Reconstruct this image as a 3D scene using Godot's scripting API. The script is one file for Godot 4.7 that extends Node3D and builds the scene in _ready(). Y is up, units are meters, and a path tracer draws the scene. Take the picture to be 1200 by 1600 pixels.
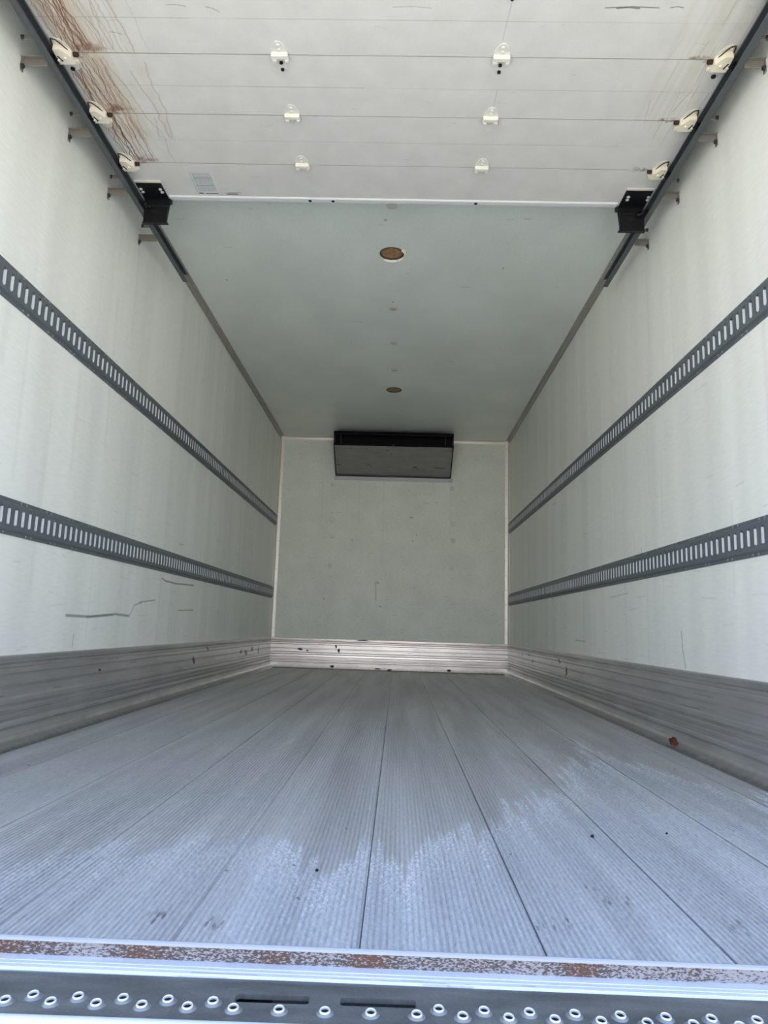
extends Node3D
# A refrigerated box body seen from behind the open rear end: y up, -z into the box, metres.

const HW := 1.22          # half the inside width
const HT := 2.433         # inside height
const BK := -7.454        # inner face of the front bulkhead
const FR := -1.06         # rear edge of the floor
const YD := 2.31          # lower (inner) face of the open roll-up door
var names := {}
var uv_o := Vector3.ZERO
var uv_u := Vector3.RIGHT
var uv_v := Vector3.BACK
var rng := RandomNumberGenerator.new()

# ------------------------------------------------------------------ helpers
func numbered(parent: Node, called: String) -> String:
	var k := str(parent.get_instance_id()) + called
	var n: int = names.get(k, 0)
	names[k] = n + 1
	return called if n == 0 else "%s_%03d" % [called, n]

func begin() -> SurfaceTool:
	var st := SurfaceTool.new()
	st.begin(Mesh.PRIMITIVE_TRIANGLES)
	st.set_smooth_group(-1)
	return st

func vx(st: SurfaceTool, p: Vector3) -> void:
	st.set_uv(Vector2((p - uv_o).dot(uv_u), (p - uv_o).dot(uv_v)))
	st.add_vertex(p)

func tri(st: SurfaceTool, a: Vector3, b: Vector3, c: Vector3, n: Vector3) -> void:
	vx(st, a)
	if (c - a).cross(b - a).dot(n) >= 0.0:
		vx(st, b); vx(st, c)
	else:
		vx(st, c); vx(st, b)

func quad(st: SurfaceTool, a: Vector3, b: Vector3, c: Vector3, d: Vector3, n: Vector3) -> void:
	tri(st, a, b, c, n)
	tri(st, a, c, d, n)

func uv_box(o: Vector3, u: Vector3, v: Vector3) -> void:
	uv_o = o; uv_u = u; uv_v = v

# a box between two corners, edges chamfered by c
func box(st: SurfaceTool, lo: Vector3, hi: Vector3, c := 0.0, xf := Transform3D.IDENTITY) -> void:
	var m := (lo + hi) * 0.5
	var h := (hi - lo) * 0.5
	c = minf(c, minf(h.x, minf(h.y, h.z)) * 0.9)
	var ax := [Vector3.RIGHT, Vector3.UP, Vector3.BACK]
	for i in 3:
		var j := (i + 1) % 3
		var k := (i + 2) % 3
		for s in [-1.0, 1.0]:
			var n: Vector3 = ax[i] * s
			var f: Vector3 = m + n * h[i]
			var u: Vector3 = ax[j] * (h[j] - c)
			var v: Vector3 = ax[k] * (h[k] - c)
			quad(st, xf * (f - u - v), xf * (f + u - v), xf * (f + u + v), xf * (f - u + v), xf.basis * n)
			if c > 0.0:
				for t in [-1.0, 1.0]:
					var n2: Vector3 = ax[j] * t
					var w: Vector3 = ax[k] * (h[k] - c)
					var e1: Vector3 = m + n * h[i] + n2 * (h[j] - c)
					var e2: Vector3 = m + n * (h[i] - c) + n2 * h[j]
					quad(st, xf * (e1 - w), xf * (e1 + w), xf * (e2 + w), xf * (e2 - w), xf.basis * (n + n2))
	if c > 0.0:
		for a in [-1.0, 1.0]:
			for b in [-1.0, 1.0]:
				for d in [-1.0, 1.0]:
					var p := m + Vector3(a * h.x, b * h.y, d * h.z)
					tri(st, xf * (p - Vector3(0, b * c, d * c)), xf * (p - Vector3(a * c, 0, d * c)), xf * (p - Vector3(a * c, b * c, 0)), xf.basis * Vector3(a, b, d))

# profile points p (2D, in the plane of ex, ey) swept from o by the vector along; closed profiles get caps
func sweep(st: SurfaceTool, prof: Array, o: Vector3, ex: Vector3, ey: Vector3, along: Vector3, closed := true) -> void:
	var pts := PackedVector2Array(prof)
	if closed and Geometry2D.is_polygon_clockwise(pts):
		pts.reverse()
	var n := pts.size()
	for i in (n if closed else n - 1):
		var a := pts[i]
		var b := pts[(i + 1) % n]
		var d := b - a
		var A := o + ex * a.x + ey * a.y
		var B := o + ex * b.x + ey * b.y
		quad(st, A, B, B + along, A + along, ex * d.y - ey * d.x)
	if closed:
		var idx := Geometry2D.triangulate_polygon(pts)
		for t in range(0, idx.size(), 3):
			var q: Array = []
			for k in 3:
				q.append(o + ex * pts[idx[t + k]].x + ey * pts[idx[t + k]].y)
			tri(st, q[0], q[1], q[2], -along)
			tri(st, q[0] + along, q[1] + along, q[2] + along, along)

# profile (r, height) turned about the axis ay through o
func lathe(st: SurfaceTool, prof: Array, o: Vector3, ay: Vector3, segs := 20, a0 := 0.0, a1 := TAU) -> void:
	ay = ay.normalized()
	var ex := ay.cross(Vector3(0.31, 0.77, 0.55)).normalized()
	if absf(ay.y) > 0.99:
		ex = Vector3.RIGHT
	var ez := ex.cross(ay)
	for i in segs:
		var t := a0 + (a1 - a0) * i / segs
		var t2 := a0 + (a1 - a0) * (i + 1) / segs
		var r := ex * cos(t) + ez * sin(t)
		var r2 := ex * cos(t2) + ez * sin(t2)
		for k in prof.size() - 1:
			var p: Vector2 = prof[k]
			var q: Vector2 = prof[k + 1]
			var n := (r + r2) * (q.y - p.y) - ay * 2.0 * (q.x - p.x)
			var A := o + r * p.x + ay * p.y
			var B := o + r2 * p.x + ay * p.y
			var C := o + r2 * q.x + ay * q.y
			var D := o + r * q.x + ay * q.y
			if p.x < 1e-6:
				tri(st, A, C, D, n)
			elif q.x < 1e-6:
				tri(st, A, B, C, n)
			else:
				quad(st, A, B, C, D, n)

func rod(st: SurfaceTool, a: Vector3, b: Vector3, r: float, segs := 12) -> void:
	var l := a.distance_to(b)
	var c := minf(r * 0.25, l * 0.3)
	lathe(st, [Vector2(0, 0), Vector2(r - c, 0), Vector2(r, c), Vector2(r, l - c), Vector2(r - c, l), Vector2(0, l)], a, b - a, segs)

func done(st: SurfaceTool) -> ArrayMesh:
	st.generate_normals()
	return st.commit()

func put(called: String, what, mat: Material, parent: Node = self, at := Vector3.ZERO) -> MeshInstance3D:
	var o := MeshInstance3D.new()
	o.mesh = done(what) if what is SurfaceTool else what
	o.material_override = mat
	o.name = numbered(parent, called)
	o.position = at
	parent.add_child(o, true)
	return o

func tag(o: Node, label: String, category := "", group := "", kind := "") -> Node:
	o.set_meta("label", label)
	if category: o.set_meta("category", category)
	if group: o.set_meta("group", group)
	if kind: o.set_meta("kind", kind)
	return o

func thing(called: String, label: String, category: String, at := Vector3.ZERO, group := "") -> Node3D:
	var o := Node3D.new()
	o.name = numbered(self, called)
	o.position = at
	add_child(o, true)
	tag(o, label, category, group)
	return o

func struct(called: String, st: SurfaceTool, mat: Material, label: String) -> MeshInstance3D:
	var o := put(called, st, mat)
	tag(o, label, "", "", "structure")
	return o

# ------------------------------------------------------------------ materials and textures
func mat(c: Color, rough := 0.6, metal := 0.0, tex: Texture2D = null) -> StandardMaterial3D:
	var m := StandardMaterial3D.new()
	m.albedo_color = c
	m.roughness = rough
	m.metallic = metal
	m.albedo_texture = tex
	m.cull_mode = BaseMaterial3D.CULL_DISABLED
	return m

func noise(w: int, h: int, sd: int, freq: float, sx := 1, sy := 1, oct := 3) -> PackedByteArray:
	var f := FastNoiseLite.new()
	f.seed = sd
	f.frequency = freq
	f.fractal_octaves = oct
	var im := f.get_image(maxi(2, w / sx), maxi(2, h / sy), false, false, true)
	if sx != 1 or sy != 1:
		im.resize(w, h, Image.INTERPOLATE_BILINEAR)
	im.convert(Image.FORMAT_L8)
	return im.get_data()

# base colour (sRGB 0..255) moved up and down by noise layers [bytes, amplitude]
func paint(w: int, h: int, base: Vector3, layers: Array) -> PackedByteArray:
	var out := PackedByteArray()
	out.resize(w * h * 3)
	var la: PackedByteArray = layers[0][0]
	var lb: PackedByteArray = layers[1][0]
	var aa: float = layers[0][1] / 128.0
	var ab: float = layers[1][1] / 128.0
	var r := base.x
	var g := base.y
	var b := base.z
	var k := 0
	for i in w * h:
		var v := (la[i] - 128) * aa + (lb[i] - 128) * ab
		out[k] = clampi(int(r + v), 0, 255)
		out[k + 1] = clampi(int(g + v), 0, 255)
		out[k + 2] = clampi(int(b + v), 0, 255)
		k += 3
	return out

func dab(px: PackedByteArray, w: int, h: int, x: float, y: float, rx: float, ry: float, c: Vector3, alpha: float) -> void:
	for j in range(maxi(0, int(y - ry)), mini(h, int(y + ry) + 2)):
		for i in range(maxi(0, int(x - rx)), mini(w, int(x + rx) + 2)):
			var d := Vector2((i - x) / rx, (j - y) / ry).length()
			if d < 1.0:
				var a := alpha * minf(1.0, (1.0 - d) * 2.0)
				var k := (j * w + i) * 3
				px[k] = int(lerpf(px[k], c.x, a))
				px[k + 1] = int(lerpf(px[k + 1], c.y, a))
				px[k + 2] = int(lerpf(px[k + 2], c.z, a))

func stroke(px: PackedByteArray, w: int, h: int, pts: Array, r: float, c: Vector3, alpha: float) -> void:
	for s in pts.size() - 1:
		var a: Vector2 = pts[s]
		var b: Vector2 = pts[s + 1]
		var n := maxi(1, int(a.distance_to(b) / maxf(0.6, r * 0.7)))
		for i in n:
			var p := a.lerp(b, float(i) / n)
			dab(px, w, h, p.x, p.y, maxf(r, 0.8), maxf(r, 0.8), c, alpha)

func texture(px: PackedByteArray, w: int, h: int) -> ImageTexture:
	var im := Image.create_from_data(w, h, false, Image.FORMAT_RGB8, px)
	im.generate_mipmaps()
	return ImageTexture.create_from_image(im)

func relief(sd: int, freq: float, w := 512, h := 512, strength := 2.0) -> NoiseTexture2D:
	var f := FastNoiseLite.new()
	f.seed = sd
	f.frequency = freq
	f.fractal_octaves = 3
	var t := NoiseTexture2D.new()
	t.width = w; t.height = h; t.seamless = true; t.noise = f
	t.as_normal_map = true; t.bump_strength = strength
	return t

func side_uv() -> void:      # walls and kick plates: u along -z, v downwards
	uv_box(Vector3(0, HT, FR), Vector3(0, 0, -1.0 / 6.4), Vector3(0, -1.0 / 2.44, 0))

func wall_px(z: float, y: float) -> Vector2:
	return Vector2((FR - z) / 6.4 * 2048.0, (HT - y) / 2.44 * 780.0)

func wall_texture(sd: int, strokes: Array, dots: Array) -> ImageTexture:
	var w := 2048
	var h := 780
	var px := paint(w, h, Vector3(239, 241, 232), [[noise(w, h, sd, 0.012, 1, 30, 3), 6.0], [noise(w, h, sd + 1, 0.25, 6, 1, 2), 4.0]])
	rng.seed = sd
	for i in 46:             # faint drips and rub marks
		var x := rng.randf() * w
		var y := rng.randf() * h * 0.75
		var l := rng.randf_range(40, 260)
		stroke(px, w, h, [Vector2(x, y), Vector2(x + rng.randf_range(-4, 4), y + l)], rng.randf_range(2, 7), Vector3(206, 210, 200), 0.06)
	for i in 160:
		var x := rng.randf() * w
		var y := h * (0.35 + 0.6 * sqrt(rng.randf()))
		stroke(px, w, h, [Vector2(x, y), Vector2(x + rng.randf_range(5, 40), y + rng.randf_range(-2, 2))], 0.9, Vector3(150, 152, 146), rng.randf_range(0.03, 0.15))
	for s in strokes:        # [width, alpha, z, y, z, y ...]
		var pts: Array = []
		for i in range(2, s.size(), 2):
			pts.append(wall_px(s[i], s[i + 1]))
		stroke(px, w, h, pts, s[0] * 0.8, Vector3(96, 96, 92), s[1] * 0.6)
	for d in dots:
		var p := wall_px(d[0], d[1])
		dab(px, w, h, p.x, p.y, 2.2, 2.2, Vector3(250, 250, 248), 0.9)
	return texture(px, w, h)

func kick_texture(sd: int, w: int, chips: Array, span: float, bright: int) -> ImageTexture:
	var h := 96
	var px := paint(w, h, Vector3(bright, bright, bright - 2), [[noise(w, h, sd, 0.012, 2, 1, 4), 10.0], [noise(w, h, sd + 3, 0.12, 16, 1, 3), 7.0]])
	rng.seed = sd
	for i in 34:
		var x := rng.randf() * w
		var y := rng.randf() * h
		stroke(px, w, h, [Vector2(x, y), Vector2(x + rng.randf_range(8, 60), y + rng.randf_range(-1, 1))], 0.9, Vector3(96, 94, 92), rng.randf_range(0.05, 0.25))
	for c in chips:          # [distance, height, half length, half height] in metres: paint gone, dark metal
		for k in 4:
			dab(px, w, h, (c[0] + rng.randf_range(-0.6, 0.6) * c[2]) / span * w, (0.31 - c[1] + rng.randf_range(-0.4, 0.4) * c[3]) / 0.31 * h, maxf(1.0, c[2] / span * w * 0.7), maxf(1.0, c[3] / 0.31 * h * 0.8), Vector3(38, 34, 30), 0.9)
	for y in [0.296, 0.279, 0.265, 0.200, 0.138, 0.114, 0.092, 0.063]:   # groove shade painted as broken darker lines
		var x := 0.0
		while x < w:
			var l := rng.randf_range(30, 200)
			stroke(px, w, h, [Vector2(x, (0.31 - y) / 0.31 * h), Vector2(x + l, (0.31 - y) / 0.31 * h)], 1.3, Vector3(92, 88, 84), rng.randf_range(0.03, 0.13))
			x += l
	for i in range(0, w, 8): # grime along the foot
		dab(px, w, h, i, h * 0.97, rng.randf_range(8, 18), rng.randf_range(6, 11), Vector3(110, 104, 98), 0.12)
		dab(px, w, h, i, h * 0.985, rng.randf_range(6, 12), rng.randf_range(2, 4), Vector3(70, 64, 60), 0.25)
	return texture(px, w, h)

# ------------------------------------------------------------------ scene
func _ready() -> void:
	var cam := Camera3D.new()
	cam.name = "camera"
	cam.transform = Transform3D(Basis(Vector3(0.9994, 0.0301, -0.0189), Vector3(-0.0267, 0.9868, 0.1596), Vector3(0.0235, -0.159, 0.987)).orthonormalized(), Vector3(0.0861, 0.433, 0))
	cam.fov = 70.958
	cam.near = 0.02
	cam.far = 300.0
	add_child(cam)
	cam.current = true

	var sm := ProceduralSkyMaterial.new()
	sm.sky_top_color = Color(0.56, 0.68, 0.88)
	sm.sky_horizon_color = Color(0.99, 0.99, 0.985)
	sm.sky_curve = 0.22
	sm.sky_energy_multiplier = 1.0
	sm.ground_bottom_color = Color(0.45, 0.44, 0.42)
	sm.ground_horizon_color = Color(0.72, 0.73, 0.72)
	var sky := Sky.new()
	sky.sky_material = sm
	var env := Environment.new()
	env.background_mode = Environment.BG_SKY
	env.sky = sky
	env.ambient_light_source = Environment.AMBIENT_SOURCE_SKY
	env.tonemap_mode = Environment.TONE_MAPPER_LINEAR
	env.tonemap_exposure = 3.9
	env.sdfgi_enabled = true
	env.ssao_enabled = true
	env.ssil_enabled = true
	var we := WorldEnvironment.new()
	we.name = "world_environment"
	we.environment = env
	add_child(we)

	var sun := DirectionalLight3D.new()
	sun.name = "sun"
	sun.light_energy = 2.0
	sun.light_color = Color(1.0, 0.96, 0.89)
	sun.light_angular_distance = 0.6
	sun.shadow_enabled = true
	sun.look_at_from_position(Vector3(-3.2, 8.0, -4.2), Vector3.ZERO, Vector3.UP)
	add_child(sun)

	rng.seed = 7
	build_ground()
	build_shell()
	build_floor()
	build_kick_plates()
	build_trims()
	build_door()
	build_tracks()
	build_rails()
	build_cooling_unit()
	build_lamps()
	build_sill()
	build_bumper()
	build_litter()

func build_ground() -> void:
	var w := 512
	var px := paint(w, w, Vector3(178, 175, 168), [[noise(w, w, 3, 0.02), 22.0], [noise(w, w, 4, 0.3), 16.0]])
	var st := begin()
	uv_box(Vector3.ZERO, Vector3(0.25, 0, 0), Vector3(0, 0, 0.25))
	box(st, Vector3(-40, -1.35, -45), Vector3(40, -1.15, 40))
	struct("ground", st, mat(Color.WHITE, 0.9, 0, texture(px, w, w)), "pale concrete yard the vehicle stands on")

func build_shell() -> void:
	var dk := mat(Color(0.16, 0.17, 0.18), 0.6)
	var wl := wall_texture(11, [
		[3.0, 0.55, -2.83, 0.445, -3.051, 0.443, -3.326, 0.459, -3.504, 0.454], [1.6, 0.7, -3.02, 0.443, -3.3, 0.455],
		[1.6, 0.45, -3.504, 0.454, -3.53, 0.48, -3.56, 0.509, -3.664, 0.524], [1.6, 0.5, -3.62, 0.524, -3.865, 0.545],
		[2.2, 0.7, -3.942, 0.668, -4.0, 0.656, -4.199, 0.653, -4.571, 0.664], [1.6, 0.5, -4.28, 0.500, -4.6, 0.509],
		[1.3, 0.5, -2.914, 0.372, -2.912, 0.321], [1.2, 0.35, -5.222, 0.515, -5.253, 0.47], [1.4, 0.3, -4.203, 0.886, -4.305, 0.894]],
		[])
	var wr := wall_texture(23, [
		[1.2, 0.75, -2.932, 0.458, -2.926, 0.383, -2.9, 0.31], [1.2, 0.5, -3.383, 0.843, -3.376, 0.812],
		[2.0, 0.25, -4.659, 0.393, -4.423, 0.389], [1.6, 0.2, -3.9, 0.63, -3.6, 0.64]], [[-2.55, 2.19], [-2.75, 2.1], [-3.0, 2.13], [-2.48, 1.98]])
	for s in [-1, 1]:
		var st := begin()
		side_uv()
		box(st, Vector3(s * HW if s > 0 else -HW - 0.07, -0.14, BK - 0.08), Vector3(HW + 0.07 if s > 0 else -HW, HT + 0.1, FR))
		var m := mat(Color.WHITE, 0.42, 0, wl if s < 0 else wr)
		m.normal_enabled = true
		m.normal_texture = relief(31, 0.02)
		m.normal_scale = 0.05
		struct("wall_left" if s < 0 else "wall_right", st, m, ("left" if s < 0 else "right") + " side wall of smooth off-white composite lining, " + ("scuffed near the bottom" if s < 0 else "with a thin dark crack low down"))
	# bulkhead
	var w := 1024
	var px := paint(w, w, Vector3(237, 239, 225), [[noise(w, w, 41, 0.006, 1, 1, 3), 5.0], [noise(w, w, 42, 0.2, 3, 1, 2), 8.0]])
	rng.seed = 5
	for i in 240:
		var x := rng.randf() * w
		var y := rng.randf() * w
		stroke(px, w, w, [Vector2(x, y), Vector2(x + rng.randf_range(-30, 30), y + rng.randf_range(-4, 4))], 0.9, Vector3(140, 142, 132), rng.randf_range(0.05, 0.25))
	for b in [[-0.155, 0.894, 0.05, 0.5], [-0.108, 0.652, 0.025, 0.5], [-0.692, 0.713, 0.02, 0.45], [0.25, 1.406, 0.02, 0.4], [0.212, 1.337, 0.018, 0.5], [0.179, 1.587, 0.05, 0.35], [-0.42, 1.33, 0.02, 0.4], [0.45, 1.75, 0.02, 0.3]]:
		var c := Vector2((b[0] + 1.22) / 2.44 * w, (HT - b[1]) / 2.44 * w)
		stroke(px, w, w, [c, c + Vector2(b[2] * 300, 3)], 2.0, Vector3(96, 98, 90), b[3])
	stroke(px, w, w, [Vector2(447, 646), Vector2(448, 690), Vector2(449, 724)], 1.3, Vector3(110, 110, 102), 0.5)
	for x in [-0.36, -0.1, 0.43, 0.6, -0.75]:
		var c: float = (x + 1.22) / 2.44 * w
		stroke(px, w, w, [Vector2(c, 190), Vector2(c + 2, rng.randf_range(330, 620))], 3.0, Vector3(186, 186, 174), 0.05)
	var st2 := begin()
	uv_box(Vector3(-1.22, HT, 0), Vector3(1 / 2.44, 0, 0), Vector3(0, -1 / 2.44, 0))
	box(st2, Vector3(-HW, -0.14, BK - 0.08), Vector3(HW, HT + 0.1, BK))
	var wb := struct("wall_back", st2, mat(Color.WHITE, 0.55, 0, texture(px, w, w)), "off-white bulkhead at the far end below the black cooling unit")
	var cap := begin()
	lathe(cap, [Vector2(0.024, 0), Vector2(0.022, 0.003), Vector2(0.012, 0.006), Vector2(0, 0.0065)], Vector3.ZERO, Vector3.BACK, 18)
	var cap_mesh := done(cap)
	var cap_mat := mat(Color(0.88, 0.89, 0.84), 0.5)
	for p in [[-0.636, 1.915], [0.623, 1.906], [-0.633, 1.531], [-0.626, 1.361], [0.636, 1.525], [0.638, 1.349], [-0.634, 1.059], [0.629, 1.062]]:
		put("plug_cap", cap_mesh, cap_mat, wb, Vector3(p[0], p[1], BK))
	# ceiling with two round lamp openings
	var cp := paint(w, w, Vector3(229, 236, 228), [[noise(w, w, 51, 0.008, 2, 1, 3), 7.0], [noise(w, w, 52, 0.2), 4.0]])
	rng.seed = 9
	for i in 60:
		var x := rng.randf() * w
		var y := rng.randf() * w
		stroke(cp, w, w, [Vector2(x, y), Vector2(x + rng.randf_range(-25, 25), y)], 0.9, Vector3(160, 164, 156), rng.randf_range(0.05, 0.3))
	for d in [[0.62, -3.75], [-0.03, -3.29], [-0.98, -3.95], [0.07, -6.46], [0.0, -4.2]]:
		dab(cp, w, w, (d[0] + 1.22) / 2.44 * w, (FR - d[1]) / 6.4 * w, 3, 1.6, Vector3(110, 112, 100), 0.7)
	uv_box(Vector3(-1.22, 0, FR), Vector3(1 / 2.44, 0, 0), Vector3(0, 0, -1 / 6.4))
	var cs := begin()
	var down := Vector3.DOWN
	var zs := [FR, -3.514, -3.714, -5.77, -5.97, BK]
	for i in 5:
		var za: float = zs[i]
		var zb: float = zs[i + 1]
		if i % 2 == 0:
			quad(cs, Vector3(-HW, HT, za), Vector3(HW, HT, za), Vector3(HW, HT, zb), Vector3(-HW, HT, zb), down)
			continue
		quad(cs, Vector3(-HW, HT, za), Vector3(-0.1, HT, za), Vector3(-0.1, HT, zb), Vector3(-HW, HT, zb), down)
		quad(cs, Vector3(0.1, HT, za), Vector3(HW, HT, za), Vector3(HW, HT, zb), Vector3(0.1, HT, zb), down)
		var c := Vector3(0, HT, (za + zb) / 2)
		for k in 32:
			var d1 := Vector3(cos(TAU * k / 32), 0, sin(TAU * k / 32))
			var d2 := Vector3(cos(TAU * (k + 1) / 32), 0, sin(TAU * (k + 1) / 32))
			var o1 := c + d1 * 0.1 / maxf(absf(d1.x), absf(d1.z))
			var o2 := c + d2 * 0.1 / maxf(absf(d2.x), absf(d2.z))
			quad(cs, c + d1 * 0.066, c + d2 * 0.066, o2, o1, down)
			quad(cs, c + d1 * 0.066, c + d2 * 0.066, c + d2 * 0.066 + Vector3.UP * 0.04, c + d1 * 0.066 + Vector3.UP * 0.04, -d1)
	box(cs, Vector3(-HW, HT + 0.04, BK), Vector3(HW, HT + 0.1, FR))
	var ce := struct("ceiling", cs, mat(Color.WHITE, 0.28, 0, texture(cp, w, w)), "smooth pale ceiling panel with a row of plugs down the middle")
	var pc := begin()
	lathe(pc, [Vector2(0.027, 0), Vector2(0.024, 0.003), Vector2(0.013, 0.006), Vector2(0, 0.0065)], Vector3.ZERO, Vector3.DOWN, 20)
	var pm := done(pc)
	for z in [-3.172, -4.292, -4.852, -5.39]:
		put("plug_cap", pm, mat(Color(0.74, 0.73, 0.60) if z == -4.292 else Color(0.78, 0.79, 0.73), 0.5), ce, Vector3(0.004, HT, z))
	# rear frame round the opening
	var fm := mat(Color(0.75, 0.76, 0.76), 0.5)
	uv_box(Vector3.ZERO, Vector3.RIGHT, Vector3.UP)
	for s in [-1, 1]:
		var p := begin()
		box(p, Vector3(minf(s * 1.2, s * 1.3), -0.14, FR), Vector3(maxf(s * 1.2, s * 1.3), HT + 0.12, FR + 0.06), 0.006)
		struct("trim_1" if s < 0 else "trim_2", p, fm, "painted rear door post on the " + ("left" if s < 0 else "right") + " of the opening")
	var hd := begin()
	box(hd, Vector3(-1.2, 2.36, FR), Vector3(1.2, HT + 0.12, FR + 0.06), 0.006)
	struct("trim_3", hd, fm, "painted header across the top of the rear opening")

func build_floor() -> void:
	# aluminium floor planks; lighter, chalky metal in a ragged zone near the rear edge
	var w := 1024
	var h := 1600
	var na := noise(w, h, 61, 0.02, 1, 10, 4)
	var nb := noise(w, h, 62, 0.35, 1, 3, 2)
	var nc := noise(w, h, 63, 0.30, 1, 1, 3)
	var px := PackedByteArray()
	px.resize(w * h * 3)
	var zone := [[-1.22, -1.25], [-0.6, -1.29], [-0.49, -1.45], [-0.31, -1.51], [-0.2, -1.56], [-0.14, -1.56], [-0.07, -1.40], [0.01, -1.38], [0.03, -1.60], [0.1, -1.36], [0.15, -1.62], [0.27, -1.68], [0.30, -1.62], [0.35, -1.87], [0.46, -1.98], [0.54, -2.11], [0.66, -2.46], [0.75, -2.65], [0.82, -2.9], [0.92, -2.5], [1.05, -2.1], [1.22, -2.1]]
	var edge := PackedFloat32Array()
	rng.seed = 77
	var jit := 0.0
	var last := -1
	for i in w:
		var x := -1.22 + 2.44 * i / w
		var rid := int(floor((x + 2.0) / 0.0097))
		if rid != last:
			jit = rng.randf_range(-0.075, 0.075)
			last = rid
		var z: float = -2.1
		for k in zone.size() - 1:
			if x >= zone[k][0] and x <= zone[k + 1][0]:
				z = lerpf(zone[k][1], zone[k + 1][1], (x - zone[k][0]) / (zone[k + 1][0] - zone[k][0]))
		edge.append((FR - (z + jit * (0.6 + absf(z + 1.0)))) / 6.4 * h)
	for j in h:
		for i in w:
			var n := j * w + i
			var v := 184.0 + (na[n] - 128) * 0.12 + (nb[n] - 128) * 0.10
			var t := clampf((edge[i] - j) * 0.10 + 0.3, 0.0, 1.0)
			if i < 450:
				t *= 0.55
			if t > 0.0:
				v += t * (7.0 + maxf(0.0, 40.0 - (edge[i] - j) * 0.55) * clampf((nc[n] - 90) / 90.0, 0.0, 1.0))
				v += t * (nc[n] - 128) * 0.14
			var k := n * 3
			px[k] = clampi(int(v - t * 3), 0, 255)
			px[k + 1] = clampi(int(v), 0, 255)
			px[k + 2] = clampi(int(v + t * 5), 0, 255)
	for k in range(-4, 5):    # broken darker lines along the joints between planks
		var xj := (0.0435 + 0.2565 * k + 1.22) / 2.44 * w
		var y := 0.0
		while y < h:
			var l := rng.randf_range(20, 120)
			stroke(px, w, h, [Vector2(xj, y), Vector2(xj, y + l)], 1.3, Vector3(104, 102, 102), rng.randf_range(0.04, 0.18))
			y += l
	for i in 240:            # scratches and specks
		var x := rng.randf() * w
		var y := rng.randf() * h
		if i % 3 == 0:
			dab(px, w, h, x, y, 1.5, 1.2, Vector3(50, 46, 44), 0.7)
		else:
			stroke(px, w, h, [Vector2(x, y), Vector2(x, y + rng.randf_range(6, 50))], 0.9, Vector3(190, 192, 196), rng.randf_range(0.1, 0.5))
	for p in [[0.62, -1.18, 0.03], [0.33, -1.17, 0.03], [-0.17, -1.12, 0.015], [-0.27, -1.13, 0.02], [0.46, -1.3, 0.04]]:
		for k in 8:
			var x0: float = (p[0] + rng.randf_range(-1, 1) * p[2] + 1.22) / 2.44 * w
			var y0: float = (FR - p[1] + rng.randf_range(-1, 1) * p[2]) / 6.4 * h
			stroke(px, w, h, [Vector2(x0, y0), Vector2(x0, y0 + 4)], 0.9, Vector3(104, 98, 98), 0.4)
	var m := mat(Color.WHITE, 0.52, 0.35, texture(px, w, h))
	var base := begin()
	uv_box(Vector3.ZERO, Vector3.RIGHT, Vector3.BACK)
	box(base, Vector3(-HW, -0.14, BK), Vector3(HW, -0.012, FR))
	var fl := struct("floor", base, mat(Color(0.2, 0.2, 0.2), 0.8), "worn grey ribbed aluminium plank floor with pale chalky patch near the rear edge")
	uv_box(Vector3(-1.22, 0, FR), Vector3(1 / 2.44, 0, 0), Vector3(0, 0, -1 / 6.4))
	var pitch := 0.2565
	for k in range(-5, 5):
		var x0 := 0.045 + pitch * k
		var x1 := x0 + pitch
		var pts: Array = [Vector2(x0 + 0.0012, -0.011), Vector2(x0 + 0.0012, -0.0022), Vector2(x0 + 0.002, -0.0012), Vector2(x0 + 0.0085, -0.0012)]
		var rp := (pitch - 0.020) / 25.0
		for r in 25:
			var xa := x0 + 0.0105 + rp * r
			pts.append_array([Vector2(xa, -0.0026), Vector2(xa + rp * 0.18, 0.0), Vector2(xa + rp * 0.60, 0.0), Vector2(xa + rp * 0.78, -0.0026)])
		pts.append_array([Vector2(x1 - 0.0095, -0.0008), Vector2(x1 - 0.0052, -0.0008), Vector2(x1 - 0.0044, -0.0042), Vector2(x1 - 0.0004, -0.0042), Vector2(x1 - 0.0004, -0.011)])
		var q: Array = []
		for p in pts:
			q.append(Vector2(clampf(p.x, -HW, HW), p.y))
		if q[-1].x - q[0].x < 0.02:
			continue
		var st := begin()
		for i in q.size() - 1:
			var a: Vector2 = q[i]
			var b: Vector2 = q[i + 1]
			if a.distance_to(b) < 1e-6:
				continue
			quad(st, Vector3(a.x, a.y, FR + 0.001), Vector3(b.x, b.y, FR + 0.001), Vector3(b.x, b.y, BK + 0.001), Vector3(a.x, a.y, BK + 0.001), Vector3(a.y - b.y, b.x - a.x, 0))
			quad(st, Vector3(a.x, a.y, FR + 0.001), Vector3(b.x, b.y, FR + 0.001), Vector3(b.x, -0.0115, FR + 0.001), Vector3(a.x, -0.0115, FR + 0.001), Vector3.BACK)
		put("plank", st, m, fl)

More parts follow.
